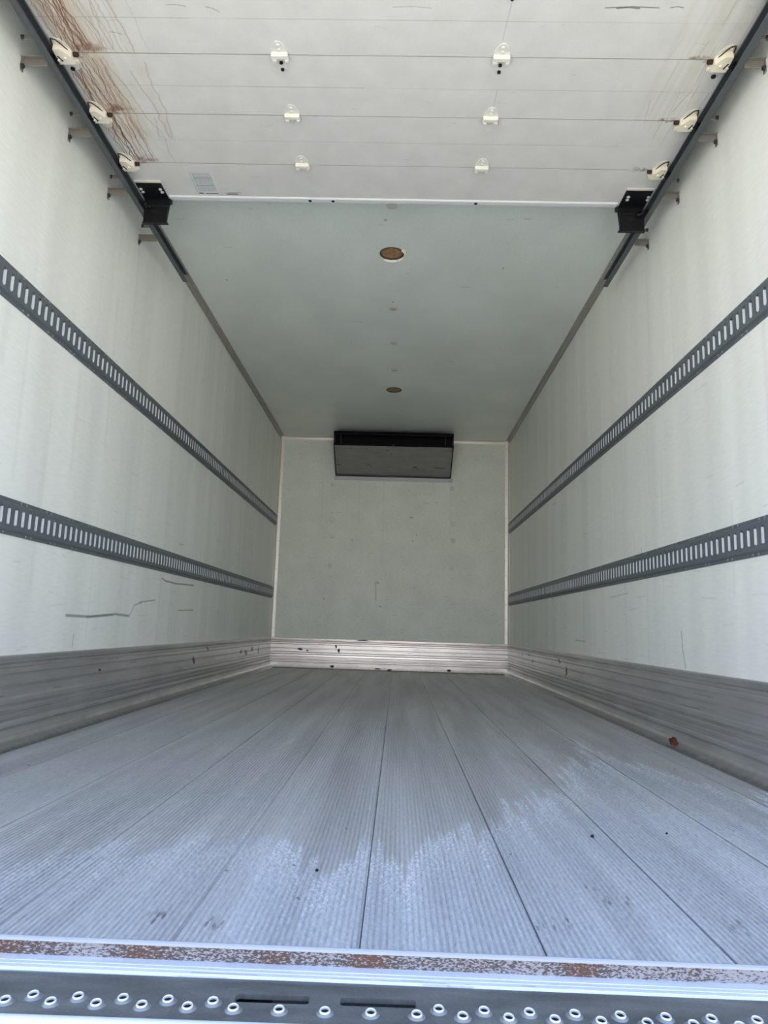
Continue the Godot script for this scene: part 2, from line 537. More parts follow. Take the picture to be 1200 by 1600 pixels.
# ribbed aluminium kick plate profile: (out from the wall, height)
func kick_profile() -> Array:
	var p: Array = [Vector2(0, 0.304), Vector2(0.010, 0.304), Vector2(0.013, 0.301), Vector2(0.013, 0.290)]
	for y in [0.284, 0.270]:
		p.append_array([Vector2(0.006, y + 0.003), Vector2(0.006, y - 0.002), Vector2(0.012, y - 0.005)])
	p.append_array([Vector2(0.012, 0.262), Vector2(0.018, 0.257), Vector2(0.018, 0.245), Vector2(0.011, 0.239), Vector2(0.011, 0.206), Vector2(0.006, 0.203), Vector2(0.006, 0.197), Vector2(0.011, 0.194), Vector2(0.011, 0.166), Vector2(0.019, 0.160), Vector2(0.019, 0.146), Vector2(0.011, 0.139)])
	for y in [0.118, 0.096]:
		p.append_array([Vector2(0.012, y + 0.006), Vector2(0.006, y + 0.003), Vector2(0.006, y - 0.003), Vector2(0.012, y - 0.006)])
	p.append_array([Vector2(0.012, 0.084), Vector2(0.017, 0.079), Vector2(0.017, 0.069), Vector2(0.011, 0.064)])
	return p

func build_kick_plates() -> void:
	var foot := [Vector2(0.012, 0.048), Vector2(0.014, 0.034), Vector2(0.020, 0.022), Vector2(0.056, 0.0045), Vector2(0.058, 0.001), Vector2(0, 0.001)]
	var tl := kick_texture(71, 2048, [[3.88, 0.256, 0.03, 0.014], [3.59, 0.194, 0.025, 0.028], [5.0, 0.205, 0.04, 0.02], [5.2, 0.195, 0.05, 0.03], [5.45, 0.21, 0.05, 0.02], [5.75, 0.19, 0.03, 0.04], [2.12, 0.216, 0.012, 0.006]], 6.4, 200)
	var tr := kick_texture(73, 2048, [[5.18, 0.244, 0.03, 0.012], [5.53, 0.226, 0.03, 0.012], [5.04, 0.197, 0.03, 0.012], [4.02, 0.243, 0.025, 0.02], [3.83, 0.185, 0.03, 0.035]], 6.4, 200)
	for s in [-1, 1]:
		var st := begin()
		uv_box(Vector3(0, 0.31, FR), Vector3(0, 0, -1 / 6.4), Vector3(0, -1 / 0.31, 0))
		sweep(st, kick_profile() + foot, Vector3(s * HW, 0, BK + 0.012), Vector3(-s, 0, 0), Vector3.UP, Vector3(0, 0, FR - BK - 0.012))
		struct("baseboard_left" if s < 0 else "baseboard_right", st, mat(Color.WHITE, 0.36, 0.7, tl if s < 0 else tr), "ribbed aluminium kick plate along the foot of the " + ("left" if s < 0 else "right") + " wall")
	var tb := kick_texture(79, 1024, [[0.32, 0.193, 0.03, 0.012], [0.39, 0.183, 0.012, 0.01], [0.68, 0.23, 0.01, 0.02], [0.71, 0.19, 0.012, 0.02], [0.66, 0.03, 0.03, 0.012], [1.12, 0.02, 0.03, 0.008], [1.24, 0.011, 0.03, 0.01], [1.83, 0.025, 0.03, 0.012], [1.82, 0.32, 0.04, 0.006], [0.95, 0.3, 0.06, 0.006]], 2.44, 222)
	var sb := begin()
	uv_box(Vector3(-1.22, 0.31, 0), Vector3(1 / 2.44, 0, 0), Vector3(0, -1 / 0.31, 0))
	sweep(sb, kick_profile() + [Vector2(0.010, 0.010), Vector2(0.013, 0.001), Vector2(0, 0.001)], Vector3(-HW, 0.0, BK), Vector3.BACK, Vector3.UP, Vector3(2 * HW, 0, 0))
	struct("baseboard_back", sb, mat(Color(1.0, 0.96, 0.93), 0.30, 0.85, tb), "ribbed bright aluminium kick plate along the foot of the far bulkhead")

func build_trims() -> void:
	var al := mat(Color(0.66, 0.645, 0.61), 0.45, 0.35)
	var br := mat(Color(0.93, 0.90, 0.86), 0.35, 0.4)
	var rv := mat(Color(0.8, 0.78, 0.74), 0.35, 0.6)
	uv_box(Vector3.ZERO, Vector3.RIGHT, Vector3.UP)
	var n := 4
	for s in [-1, 1]:        # wall to ceiling
		var st := begin()
		sweep(st, [Vector2(0, 0), Vector2(0, -0.026), Vector2(0.003, -0.027), Vector2(0.004, -0.014), Vector2(0.014, -0.004), Vector2(0.036, -0.003), Vector2(0.037, 0)], Vector3(s * HW, HT, BK), Vector3(-s, 0, 0), Vector3.UP, Vector3(0, 0, FR - BK))
		var t := struct("trim_%d" % n, st, al, "dull metal corner moulding between the ceiling and the " + ("left" if s < 0 else "right") + " wall")
		var r := begin()
		for i in 34:
			var z := BK + 0.1 + i * 0.185
			lathe(r, [Vector2(0.006, 0), Vector2(0.004, 0.002), Vector2(0, 0.003)], Vector3(s * (HW - 0.027), HT - 0.003, z), Vector3.DOWN, 8)
			lathe(r, [Vector2(0.006, 0), Vector2(0.004, 0.002), Vector2(0, 0.003)], Vector3(s * (HW - 0.003), HT - 0.02, z + 0.05), Vector3(-s, 0, 0), 8)
		put("rivets", r, rv, t).set_meta("kind", "stuff")
		n += 1
	for s in [-1, 1]:        # wall to bulkhead
		var st := begin()
		sweep(st, [Vector2(0, 0), Vector2(0.042, 0), Vector2(0.042, 0.003), Vector2(0.014, 0.005), Vector2(0.004, 0.014), Vector2(0.003, 0.040), Vector2(0, 0.040)], Vector3(s * HW, 0.30, BK), Vector3(-s, 0, 0), Vector3.BACK, Vector3(0, HT - 0.30, 0))
		var t := struct("trim_%d" % n, st, br, "bright metal corner moulding between the bulkhead and the " + ("left" if s < 0 else "right") + " wall")
		var r := begin()
		for i in 14:
			lathe(r, [Vector2(0.006, 0), Vector2(0.004, 0.002), Vector2(0, 0.003)], Vector3(s * (HW - 0.03), 0.4 + i * 0.15, BK + 0.004), Vector3.BACK, 8)
		put("rivets", r, rv, t).set_meta("kind", "stuff")
		n += 1
	var tp := begin()
	sweep(tp, [Vector2(0, 0), Vector2(0, -0.040), Vector2(0.003, -0.040), Vector2(0.005, -0.014), Vector2(0.014, -0.004), Vector2(0.040, -0.003), Vector2(0.040, 0)], Vector3(-HW, HT, BK), Vector3.BACK, Vector3.UP, Vector3(2 * HW, 0, 0))
	struct("trim_%d" % n, tp, br, "bright metal corner moulding between the bulkhead and the ceiling")

# ------------------------------------------------------------------ roll-up door
const DX0 := -1.118
const DX1 := 1.144
const EDGES := [-2.945, -2.694, -2.405, -2.117, -1.829, -1.541, -1.253]

func door_px(x: float, z: float) -> Vector2:
	return Vector2((x - DX0) / (DX1 - DX0) * 1600.0, (-1.253 - z) / 1.7 * 1200.0)

func door_texture() -> ImageTexture:
	var w := 1600
	var h := 1200
	var px := paint(w, h, Vector3(219, 218, 213), [[noise(w, h, 81, 0.01, 1, 1, 3), 5.0], [noise(w, h, 82, 0.3, 1, 2, 2), 4.0]])
	rng.seed = 81
	var rust := Vector3(120, 62, 36)
	# yellowed, rust-washed strip on the left
	for i in 34:
		var x := -1.11 + absf(rng.randfn(0, 0.09))
		var c := door_px(x, -2.0)
		stroke(px, w, h, [Vector2(c.x, -10), Vector2(c.x + rng.randf_range(0, 36), door_px(0, rng.randf_range(-2.3, -2.69)).y)], rng.randf_range(5, 14), Vector3(204, 186, 152), 0.055)
	# rust runs: wander down from the joints, all along z
	for i in 96:
		var zs: float = [-1.6, -1.85, -2.13, -2.12, -2.41, -1.7][i % 6]
		var ze: float = [-2.115, -2.115, -2.40, -2.55, -2.69, -2.115][i % 6]
		var x := -1.10 + absf(rng.randfn(0.0, 0.105))
		var near := clampf(1.0 - absf(x + 1.045) / 0.10, 0.0, 1.0)
		var pts: Array = []
		var z := zs - rng.randf() * 0.08
		var xx := x
		while z > ze:
			pts.append(door_px(xx, z))
			z -= 0.012
			xx += rng.randfn(0.0, 0.0026) + 0.0006
		if pts.size() > 1:
			var strong := near * (1.0 if i % 4 == 0 else 0.3)
			if i % 3 == 0:
				stroke(px, w, h, pts, 5.0, Vector3(190, 140, 104), 0.06)
			stroke(px, w, h, pts, rng.randf_range(0.8, 1.0) + strong * 0.6, Vector3(116, 70, 50) if i % 2 else Vector3(92, 56, 46), rng.randf_range(0.06, 0.2) + strong * 0.5)
	# blotches beside the left hinges
	for b in [[-1.045, -2.088, 0.03, 1.0], [-1.052, -2.375, 0.034, 1.0], [-1.045, -2.668, 0.026, 0.7]]:
		for k in 70:
			var t := rng.randf()
			var p := door_px(b[0] + t * 0.09 + rng.randfn(0, 0.012), b[1] - 0.006 + rng.randfn(0, b[2]) * (1.0 - t * 0.7) * 0.6)
			dab(px, w, h, p.x, p.y, rng.randf_range(3, 9), rng.randf_range(3, 10), rust if k % 3 else Vector3(74, 42, 40), 0.16 * (1.1 - t) * b[3] + 0.03)
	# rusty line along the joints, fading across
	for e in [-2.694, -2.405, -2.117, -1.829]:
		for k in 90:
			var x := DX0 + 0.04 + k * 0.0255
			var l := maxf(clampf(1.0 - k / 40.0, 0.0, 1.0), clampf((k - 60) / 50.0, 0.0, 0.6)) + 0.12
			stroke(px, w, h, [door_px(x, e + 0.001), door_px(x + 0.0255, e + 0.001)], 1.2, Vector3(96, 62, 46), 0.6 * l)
	# groove shade painted as a broken darker line across the middle of each panel
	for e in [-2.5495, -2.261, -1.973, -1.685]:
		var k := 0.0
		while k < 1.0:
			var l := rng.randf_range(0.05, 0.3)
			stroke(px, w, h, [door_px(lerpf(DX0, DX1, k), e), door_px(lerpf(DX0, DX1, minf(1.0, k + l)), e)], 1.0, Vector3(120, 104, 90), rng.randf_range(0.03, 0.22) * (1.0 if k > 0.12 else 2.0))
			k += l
	# faint brown wash and rub lines on the right
	for i in 20:
		var x := 1.13 - absf(rng.randfn(0, 0.09))
		var c := door_px(x, -1.5)
		stroke(px, w, h, [Vector2(c.x, -10), Vector2(c.x - rng.randf_range(0, 30), door_px(0, rng.randf_range(-2.1, -2.6)).y)], rng.randf_range(5, 14), Vector3(206, 192, 160), 0.04)
	for i in 34:
		var x := 1.135 - absf(rng.randfn(0, 0.09))
		var z := rng.randf_range(-1.4, -2.4)
		var p := door_px(x, z)
		stroke(px, w, h, [p, p + Vector2(rng.randf_range(-14, 6), rng.randf_range(40, 200))], rng.randf_range(0.9, 2.4), Vector3(150, 126, 98), rng.randf_range(0.03, 0.14))
	for b in [[1.055, -2.11], [1.055, -2.40], [1.055, -2.69]]:
		for k in 24:
			var p := door_px(b[0] - rng.randf() * 0.06, b[1] + rng.randfn(0, 0.006))
			dab(px, w, h, p.x, p.y, 5, 4, Vector3(90, 54, 40), 0.16)
	# knocks and scuffs
	for s in [[0.664, -1.92, 0.827, -1.918, 1.8, 0.5], [0.70, -1.921, 0.77, -1.921, 2.4, 0.6], [0.86, -1.917, 0.90, -1.917, 1.4, 0.6], [0.02, -1.925, 0.14, -1.927, 1.2, 0.2], [-0.56, -1.93, -0.52, -1.95, 1.2, 0.35], [-0.68, -1.925, -0.62, -1.93, 1.3, 0.3], [0.38, -1.9, 0.372, -2.05, 1.6, 0.10], [0.385, -2.26, 0.382, -2.36, 1.2, 0.12], [0.93, -2.30, 0.95, -2.42, 1.0, 0.15], [1.06, -2.25, 1.03, -2.36, 1.5, 0.18], [-0.9, -2.03, -0.86, -2.04, 1.2, 0.3]]:
		stroke(px, w, h, [door_px(s[0], s[1]), door_px((s[0] + s[2]) / 2, (s[1] + s[3]) / 2 + 0.004), door_px(s[2], s[3])], s[4], Vector3(104, 98, 90), s[5])
	for i in 60:
		var p := Vector2(rng.randf() * w, rng.randf() * h)
		stroke(px, w, h, [p, p + Vector2(rng.randf_range(-30, 30), rng.randf_range(-6, 6))], 0.9, Vector3(140, 138, 130), rng.randf_range(0.08, 0.3))
	return texture(px, w, h)

func build_door() -> void:
	var door := thing("roll_up_door", "white rust-streaked roll-up door of hinged panels, open overhead", "door", Vector3.ZERO)
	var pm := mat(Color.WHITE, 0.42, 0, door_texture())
	uv_box(Vector3(DX0, 0, -1.253), Vector3(1 / (DX1 - DX0), 0, 0), Vector3(0, 0, -1 / 1.7))
	for i in 6:
		var z0: float = EDGES[i + 1] - 0.0014
		var z1: float = EDGES[i] + 0.0014
		var p: Array = [Vector2(z0, 0.026), Vector2(z0, 0.0)]
		p.append_array([Vector2(z1, 0.0), Vector2(z1, 0.026)])
		var st := begin()
		sweep(st, p, Vector3(DX0, YD, 0), Vector3.BACK, Vector3.UP, Vector3(DX1 - DX0, 0, 0))
		put("door_panel", st, pm, door)
	uv_box(Vector3.ZERO, Vector3.RIGHT, Vector3.BACK)
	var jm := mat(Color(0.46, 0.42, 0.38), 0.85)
	for i in range(1, 6):    # added dark strip giving each panel joint the shade of its gap
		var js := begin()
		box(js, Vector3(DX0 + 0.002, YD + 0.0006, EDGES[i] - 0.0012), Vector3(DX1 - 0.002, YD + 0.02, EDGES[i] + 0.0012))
		put("joint_dark_strip", js, jm, door)
	# turned-down white edge rail at the inner end
	var er := begin()
	sweep(er, [Vector2(-2.951, 0.030), Vector2(-2.951, -0.003), Vector2(-2.948, -0.006), Vector2(-2.926, -0.006), Vector2(-2.922, -0.003), Vector2(-2.922, 0.0), Vector2(-2.9475, 0.0), Vector2(-2.9475, 0.030)], Vector3(-0.985, YD, 0), Vector3.BACK, Vector3.UP, Vector3(1.99, 0, 0))
	var rail := put("edge_rail", er, mat(Color(0.86, 0.87, 0.87), 0.35), door)
	for x in [-0.356, -0.253, 0.382]:
		var sc := begin()
		lathe(sc, [Vector2(0.008, 0), Vector2(0.007, 0.002), Vector2(0, 0.003)], Vector3(x, YD - 0.006, -2.938), Vector3.DOWN, 10)
		put("screw", sc, mat(Color(0.05, 0.05, 0.05), 0.6), rail)
	build_door_sticker(door)
	var white := mat(Color(0.90, 0.89, 0.83), 0.4)
	var leafm := mat(Color(0.86, 0.86, 0.83), 0.4)
	var black := mat(Color(0.035, 0.035, 0.04), 0.5)
	for row in 5:
		for x in [-0.358, 0.379]:
			centre_hinge(door, Vector3(x, YD, EDGES[row + 1]), leafm, white, black, row == 2 or row == 3)
		for s in [-1, 1]:
			edge_hinge(door, s, EDGES[row + 1], black, row == 2)
	for s in [-1, 1]:
		corner_bracket(door, s)

func build_door_sticker(door: Node) -> void:
	var w := 128
	var h := 208
	var px := paint(w, h, Vector3(216, 219, 220), [[noise(w, h, 91, 0.1), 6.0], [noise(w, h, 92, 0.4), 4.0]])
	stroke(px, w, h, [Vector2(2, 3), Vector2(125, 3)], 2.4, Vector3(176, 180, 178), 0.8)
	stroke(px, w, h, [Vector2(3, 3), Vector2(3, 190)], 1.6, Vector3(150, 154, 152), 0.7)
	rng.seed = 91
	for y in range(14, 182, 7):     # lines of small print
		var x := 14.0
		while x < 112:
			var l := rng.randf_range(5, 16)
			stroke(px, w, h, [Vector2(x, y), Vector2(minf(116, x + l), y)], 1.5, Vector3(128, 134, 138), 0.75 if y % 21 else 0.95)
			x += l + 3
	for y in [44, 58, 118]:
		stroke(px, w, h, [Vector2(12, y + 3.5), Vector2(116, y + 3.5)], 1.4, Vector3(96, 100, 104), 0.8)
	for i in 10:
		stroke(px, w, h, [Vector2(8, 192 + i), Vector2(34, 192 + i)], 1.0, Vector3(46, 48, 50), 0.9)
		if i > 3:
			stroke(px, w, h, [Vector2(46, 192 + i), Vector2(118, 192 + i)], 1.0, Vector3(60, 62, 64), 0.8)
	var st := begin()
	uv_box(Vector3(-0.852, 0, -2.752), Vector3(1 / 0.100, 0, 0), Vector3(0, 0, -1 / 0.158))
	box(st, Vector3(-0.852, YD - 0.0008, -2.910), Vector3(-0.752, YD - 0.0001, -2.752))
	var m := mat(Color.WHITE, 0.35, 0, texture(px, w, h))
	put("instruction_label", st, m, door).set_meta("label", "small printed grey instruction label")
	var px2 := paint(96, 24, Vector3(206, 208, 208), [[noise(96, 24, 93, 0.1), 6.0], [noise(96, 24, 94, 0.4), 4.0]])
	stroke(px2, 96, 24, [Vector2(22, 6), Vector2(92, 6)], 2.0, Vector3(120, 122, 124), 0.8)
	stroke(px2, 96, 24, [Vector2(10, 16), Vector2(74, 16)], 3.4, Vector3(48, 50, 52), 0.9)
	var s2 := begin()
	uv_box(Vector3(-0.728, 0, -2.888), Vector3(1 / 0.072, 0, 0), Vector3(0, 0, -1 / 0.024))
	box(s2, Vector3(-0.728, YD - 0.0008, -2.912), Vector3(-0.656, YD - 0.0001, -2.888))
	put("instruction_label", s2, mat(Color.WHITE, 0.35, 0, texture(px2, 96, 24)), door)
	uv_box(Vector3.ZERO, Vector3.RIGHT, Vector3.BACK)

func centre_hinge(door: Node, at: Vector3, leafm: Material, white: Material, black: Material, bolted: bool) -> void:
	var st := begin()
	sweep(st, [Vector2(-0.026, 0.0), Vector2(-0.026, 0.026), Vector2(-0.013, 0.052), Vector2(-0.006, 0.058), Vector2(0.006, 0.058), Vector2(0.013, 0.052), Vector2(0.026, 0.026), Vector2(0.026, 0.0)], Vector3.ZERO, Vector3.RIGHT, Vector3.BACK, Vector3(0, -0.003, 0))
	sweep(st, [Vector2(-0.026, 0.0), Vector2(-0.026, -0.022), Vector2(-0.012, -0.062), Vector2(-0.006, -0.067), Vector2(0.006, -0.067), Vector2(0.012, -0.062), Vector2(0.026, -0.022), Vector2(0.026, 0.0)], Vector3.ZERO, Vector3.RIGHT, Vector3.BACK, Vector3(0, -0.003, 0))
	var hg := put("hinge", st, leafm, door, at)
	var kn := begin()
	box(kn, Vector3(-0.028, -0.017, -0.004), Vector3(0.028, -0.0005, 0.016), 0.003)
	box(kn, Vector3(-0.028, -0.017, -0.016), Vector3(-0.011, -0.0005, -0.003), 0.003)
	box(kn, Vector3(0.014, -0.017, -0.016), Vector3(0.028, -0.0005, -0.003), 0.003)
	put("knuckle", kn, white, hg)
	var pn := begin()
	box(pn, Vector3(-0.008, -0.010, -0.013), Vector3(0.0115, -0.001, -0.0065), 0.002)
	put("pin", pn, mat(Color(0.74, 0.72, 0.65), 0.5), hg)  # pin toned darker for the shadow in the knuckle gap
	for z in [0.044, 0.026]:
		var bt := begin()
		lathe(bt, [Vector2(0.006, 0), Vector2(0.005, 0.004), Vector2(0, 0.005)], Vector3(0, -0.003, z), Vector3.DOWN, 12)
		put("rivet", bt, leafm, hg)
	if bolted:
		for z in [-0.028, -0.058]:
			var b := begin()
			lathe(b, [Vector2(0.0065, 0), Vector2(0.006, 0.005), Vector2(0.003, 0.006), Vector2(0, 0.006)], Vector3(0, -0.003, z), Vector3.DOWN, 8)
			put("bolt", b, black, hg)

func edge_hinge(door: Node, s: int, z: float, black: Material, bolted: bool) -> void:
	# s = -1: left. local +x is outwards on the right side, mirrored on the left
	var cx := -1.088 if s < 0 else 1.105
	var out := Vector3(s, 0, 0)
	var at := Vector3(cx, YD, z)
	var cream := mat(Color(0.92, 0.89, 0.80) if s > 0 else Color(0.92, 0.89, 0.82), 0.45)
	var rusty := mat(Color(0.22, 0.13, 0.10), 0.85)
	var st := begin()
	sweep(st, [Vector2(-0.032, 0.0), Vector2(-0.028, 0.030), Vector2(-0.012, 0.056), Vector2(0.006, 0.064), Vector2(0.018, 0.058), Vector2(0.022, 0.0)], Vector3.ZERO, out, Vector3.BACK, Vector3(0, -0.003, 0))
	sweep(st, [Vector2(-0.034, 0.0), Vector2(-0.034, -0.020), Vector2(-0.024, -0.070), Vector2(0.0, -0.078), Vector2(0.022, -0.060), Vector2(0.022, 0.0)], Vector3.ZERO, out, Vector3.BACK, Vector3(0, -0.003, 0))
	var hg := put("roller_hinge", st, mat(Color(0.85, 0.845, 0.81), 0.45), door, at)
	var bx := begin()        # raised roller carrier, tapering outwards
	sweep(bx, [Vector2(-0.034, -0.020), Vector2(-0.032, 0.012), Vector2(-0.010, 0.044), Vector2(0.015, 0.044), Vector2(0.018, -0.020)], Vector3(0, -0.003, 0), out, Vector3.BACK, Vector3(0, -0.026, 0))
	put("roller_carrier", bx, cream, hg)
	var lip := begin()
	box(lip, Vector3(minf(-s * 0.040, s * 0.016), -0.014, -0.036), Vector3(maxf(-s * 0.040, s * 0.016), -0.003, -0.020), 0.002)
	put("carrier_flange", lip, cream, hg)
	var pr := [Vector2(0.0055, 0), Vector2(0.0045, 0.004), Vector2(0, 0.005)]
	for q in [Vector3(-s * 0.012, -0.029, 0.008), Vector3(s * 0.013, -0.029, 0.0), Vector3(s * 0.006, -0.003, 0.052)]:
		var rv := begin()
		lathe(rv, pr, q, Vector3.DOWN, 10)
		put("rivet", rv, cream, hg)
	var sl := begin()
	box(sl, Vector3(-0.0025, -0.0300, -0.006), Vector3(0.0025, -0.0285, 0.018), 0.0, Transform3D(Basis(Vector3.UP, s * 0.35), Vector3(s * 0.004, 0, 0)))
	put("carrier_slot", sl, rusty, hg)
	var ws := begin()        # dark sprung wire loop over the top leaf
	var pts := [Vector3(-s * 0.024, -0.006, 0.018), Vector3(-s * 0.014, -0.007, 0.040), Vector3(-s * 0.002, -0.008, 0.058), Vector3(s * 0.010, -0.008, 0.062), Vector3(s * 0.015, -0.007, 0.050), Vector3(s * 0.0165, -0.006, 0.020)].map(func(q): return Vector3(q.x, q.y - 0.004, q.z * 1.15))
	for i in 5:
		rod(ws, pts[i], pts[i + 1], 0.0022, 6)
	put("spring_wire", ws, rusty, hg)
	var kn := begin()
	rod(kn, Vector3(-s * 0.050, -0.006, -0.002), Vector3(-s * 0.030, -0.006, -0.002), 0.008, 10)
	put("knuckle", kn, rusty, hg)
	var ro := begin()
	var track_x := (-1.122 if s < 0 else 1.146) - cx
	rod(ro, Vector3(track_x - s * 0.009, -0.0325, 0.004), Vector3(track_x - s * 0.001, -0.0325, 0.004), 0.018, 18)
	put("roller", ro, black, hg)
	var sm := begin()
	rod(sm, Vector3(s * 0.014, -0.0265, 0.004), Vector3(track_x - s * 0.004, -0.0285, 0.004), 0.005, 8)
	put("roller_stem", sm, black, hg)
	if bolted:
		for z2 in [-0.030, -0.066]:
			var b := begin()
			lathe(b, [Vector2(0.0085, 0), Vector2(0.008, 0.005), Vector2(0.004, 0.006), Vector2(0, 0.006)], Vector3(-s * (0.004 if z2 > -0.04 else 0.002), -0.003, z2), Vector3.DOWN, 8)
			put("bolt", b, black, hg)

func corner_bracket(door: Node, s: int) -> void:
	var xi := -0.993 if s < 0 else 1.014      # inner end of the bracket
	var xo := -1.1055 if s < 0 else 1.1275
	var bk := mat(Color(0.075, 0.078, 0.09), 0.42, 0.2)
	var st := begin()
	# plate bolted under the door, plate hanging from it, small foot
	box(st, Vector3(minf(xi, xo), YD - 0.004, -2.953), Vector3(maxf(xi, xo), YD, -2.828), 0.001)
	var p := [Vector2(xi + s * -0.006, YD), Vector2(xo, YD), Vector2(xo, 2.188), Vector2(xi + s * 0.006, 2.188)]
	sweep(st, p, Vector3(0, 0, -2.957), Vector3.RIGHT, Vector3.UP, Vector3(0, 0, 0.004))
	box(st, Vector3(minf(xi - s * 0.004, xo), 2.186, -2.957), Vector3(maxf(xi - s * 0.004, xo), 2.190, -2.940), 0.001)
	box(st, Vector3(minf(xi - s * 0.012, xi + s * 0.002), YD - 0.022, -2.965), Vector3(maxf(xi - s * 0.012, xi + s * 0.002), YD + 0.0, -2.945), 0.002)
	# stiffening rib across and side flange
	box(st, Vector3(minf(xi + s * 0.004, xo), YD - 0.040, -2.954), Vector3(maxf(xi + s * 0.004, xo), YD - 0.030, -2.946), 0.002)
	box(st, Vector3(minf(xi + s * 0.002, xi + s * 0.006), 2.19, -2.954), Vector3(maxf(xi + s * 0.002, xi + s * 0.006), YD - 0.03, -2.942), 0.001)
	var br := put("corner_bracket", st, bk, door)
	br.set_meta("label", "black corner bracket with four bright bolts")
	var rc := begin()
	box(rc, Vector3(minf(xi + s * 0.035, xi + s * 0.075), YD - 0.068, -2.953), Vector3(maxf(xi + s * 0.035, xi + s * 0.075), YD - 0.052, -2.950), 0.001)
	put("bracket_slot", rc, mat(Color(0.012, 0.012, 0.015), 0.7), br)
	var ro := begin()
	rod(ro, Vector3(xi + s * 0.075, YD - 0.05, -2.935), Vector3(xo + s * 0.016, YD - 0.03, -2.935), 0.007, 10)
	rod(ro, Vector3(xo - s * 0.02, YD - 0.036, -2.935), Vector3(xo - s * 0.010, YD - 0.036, -2.935), 0.016, 16)
	put("guide_roller", ro, bk, br)
	var zinc := mat(Color(0.86, 0.87, 0.88), 0.3, 0.5)
	var xs := [-1.009, -1.095] if s < 0 else [1.034, 1.121]
	for k in 4:
		var b := begin()
		var z: float = [-2.872, -2.893][k % 2]
		lathe(b, [Vector2(0.0075, 0), Vector2(0.007, 0.004), Vector2(0.004, 0.006), Vector2(0, 0.0062)], Vector3(xs[k / 2] + (0.002 if k % 2 else 0.0), YD - 0.004, z), Vector3.DOWN, 12)
		put("bolt", b, zinc, br)
	# white seal strip in front of the bracket
	var sp := begin()
	box(sp, Vector3(minf(xi - s * 0.004, xo), YD - 0.006, -2.826), Vector3(maxf(xi - s * 0.004, xo), YD - 0.0, -2.812), 0.002)
	put("backing_strip", sp, mat(Color(0.85, 0.84, 0.80), 0.4), br)

func build_tracks() -> void:
	var tm := mat(Color(0.33, 0.355, 0.37), 0.45, 0.25)
	var bm := mat(Color(0.52, 0.505, 0.475), 0.5, 0.3)
	var dark := mat(Color(0.16, 0.15, 0.14), 0.6)
	for s in [-1, 1]:
		var xl := -1.108 if s < 0 else 1.130
		var y0 := 2.255
		var ze := -3.635 if s < 0 else -3.60
		var t := thing("door_track", "dark steel door track running under the " + ("left" if s < 0 else "right") + " edge of the ceiling", "door track", Vector3(xl, y0, ze), "roll-up door tracks")
		var st := begin()
		# C channel open towards the door: bottom flange, web, top flange, thickness 2 mm, small turned lips
		sweep(st, [Vector2(0, 0.006), Vector2(0, 0.0), Vector2(0.021, 0), Vector2(0.023, 0.002), Vector2(0.023, 0.043), Vector2(0.021, 0.045), Vector2(0, 0.045), Vector2(0, 0.039), Vector2(0.002, 0.039), Vector2(0.002, 0.043), Vector2(0.0205, 0.043), Vector2(0.0205, 0.002), Vector2(0.002, 0.002), Vector2(0.002, 0.006)], Vector3.ZERO, Vector3(s, 0, 0), Vector3.UP, Vector3(0, 0, -1.15 - ze))
		put("channel", st, tm, t)
		var gap := HW - absf(xl) - 0.023
		for z in ([-1.40, -1.75, -2.105, -2.455, -2.83, -3.205] if s < 0 else [-1.38, -1.72, -2.075, -2.43, -2.795, -3.165]):
			var b := begin()
			var l := Vector3(s * 0.023, 0, z - ze)
			var g: float = s * gap
			# upright leg along the track, lit angle across to the wall, foot on the wall, second short arm nearer the opening
			box(b, l + Vector3(minf(0, s * 0.003), 0.004, -0.003), l + Vector3(maxf(0, s * 0.003), 0.050, 0.088), 0.0008)
			box(b, l + Vector3(minf(0, g), -0.008, -0.003), l + Vector3(maxf(0, g), 0.020, 0.0), 0.0008)
			box(b, l + Vector3(minf(0, g), 0.018, -0.003), l + Vector3(maxf(0, g), 0.021, 0.012), 0.0008)
			box(b, l + Vector3(minf(0, g * 0.5), 0.012, 0.085), l + Vector3(maxf(0, g * 0.5), 0.028, 0.088), 0.0008)
			box(b, l + Vector3(minf(g, g - s * 0.004), -0.026, -0.010), l + Vector3(maxf(g, g - s * 0.004), 0.023, 0.006), 0.0008)
			var bk := put("wall_bracket", b, bm, t)
			for q in [l + Vector3(g - s * 0.004, -0.012, 0.004), l + Vector3(g * 0.5, 0.020, 0.087)]:
				var bo := begin()
				lathe(bo, [Vector2(0.0085, 0), Vector2(0.0075, 0.008), Vector2(0, 0.009)], q, Vector3(-s, 0, 0), 8)
				put("bolt", bo, dark, bk)

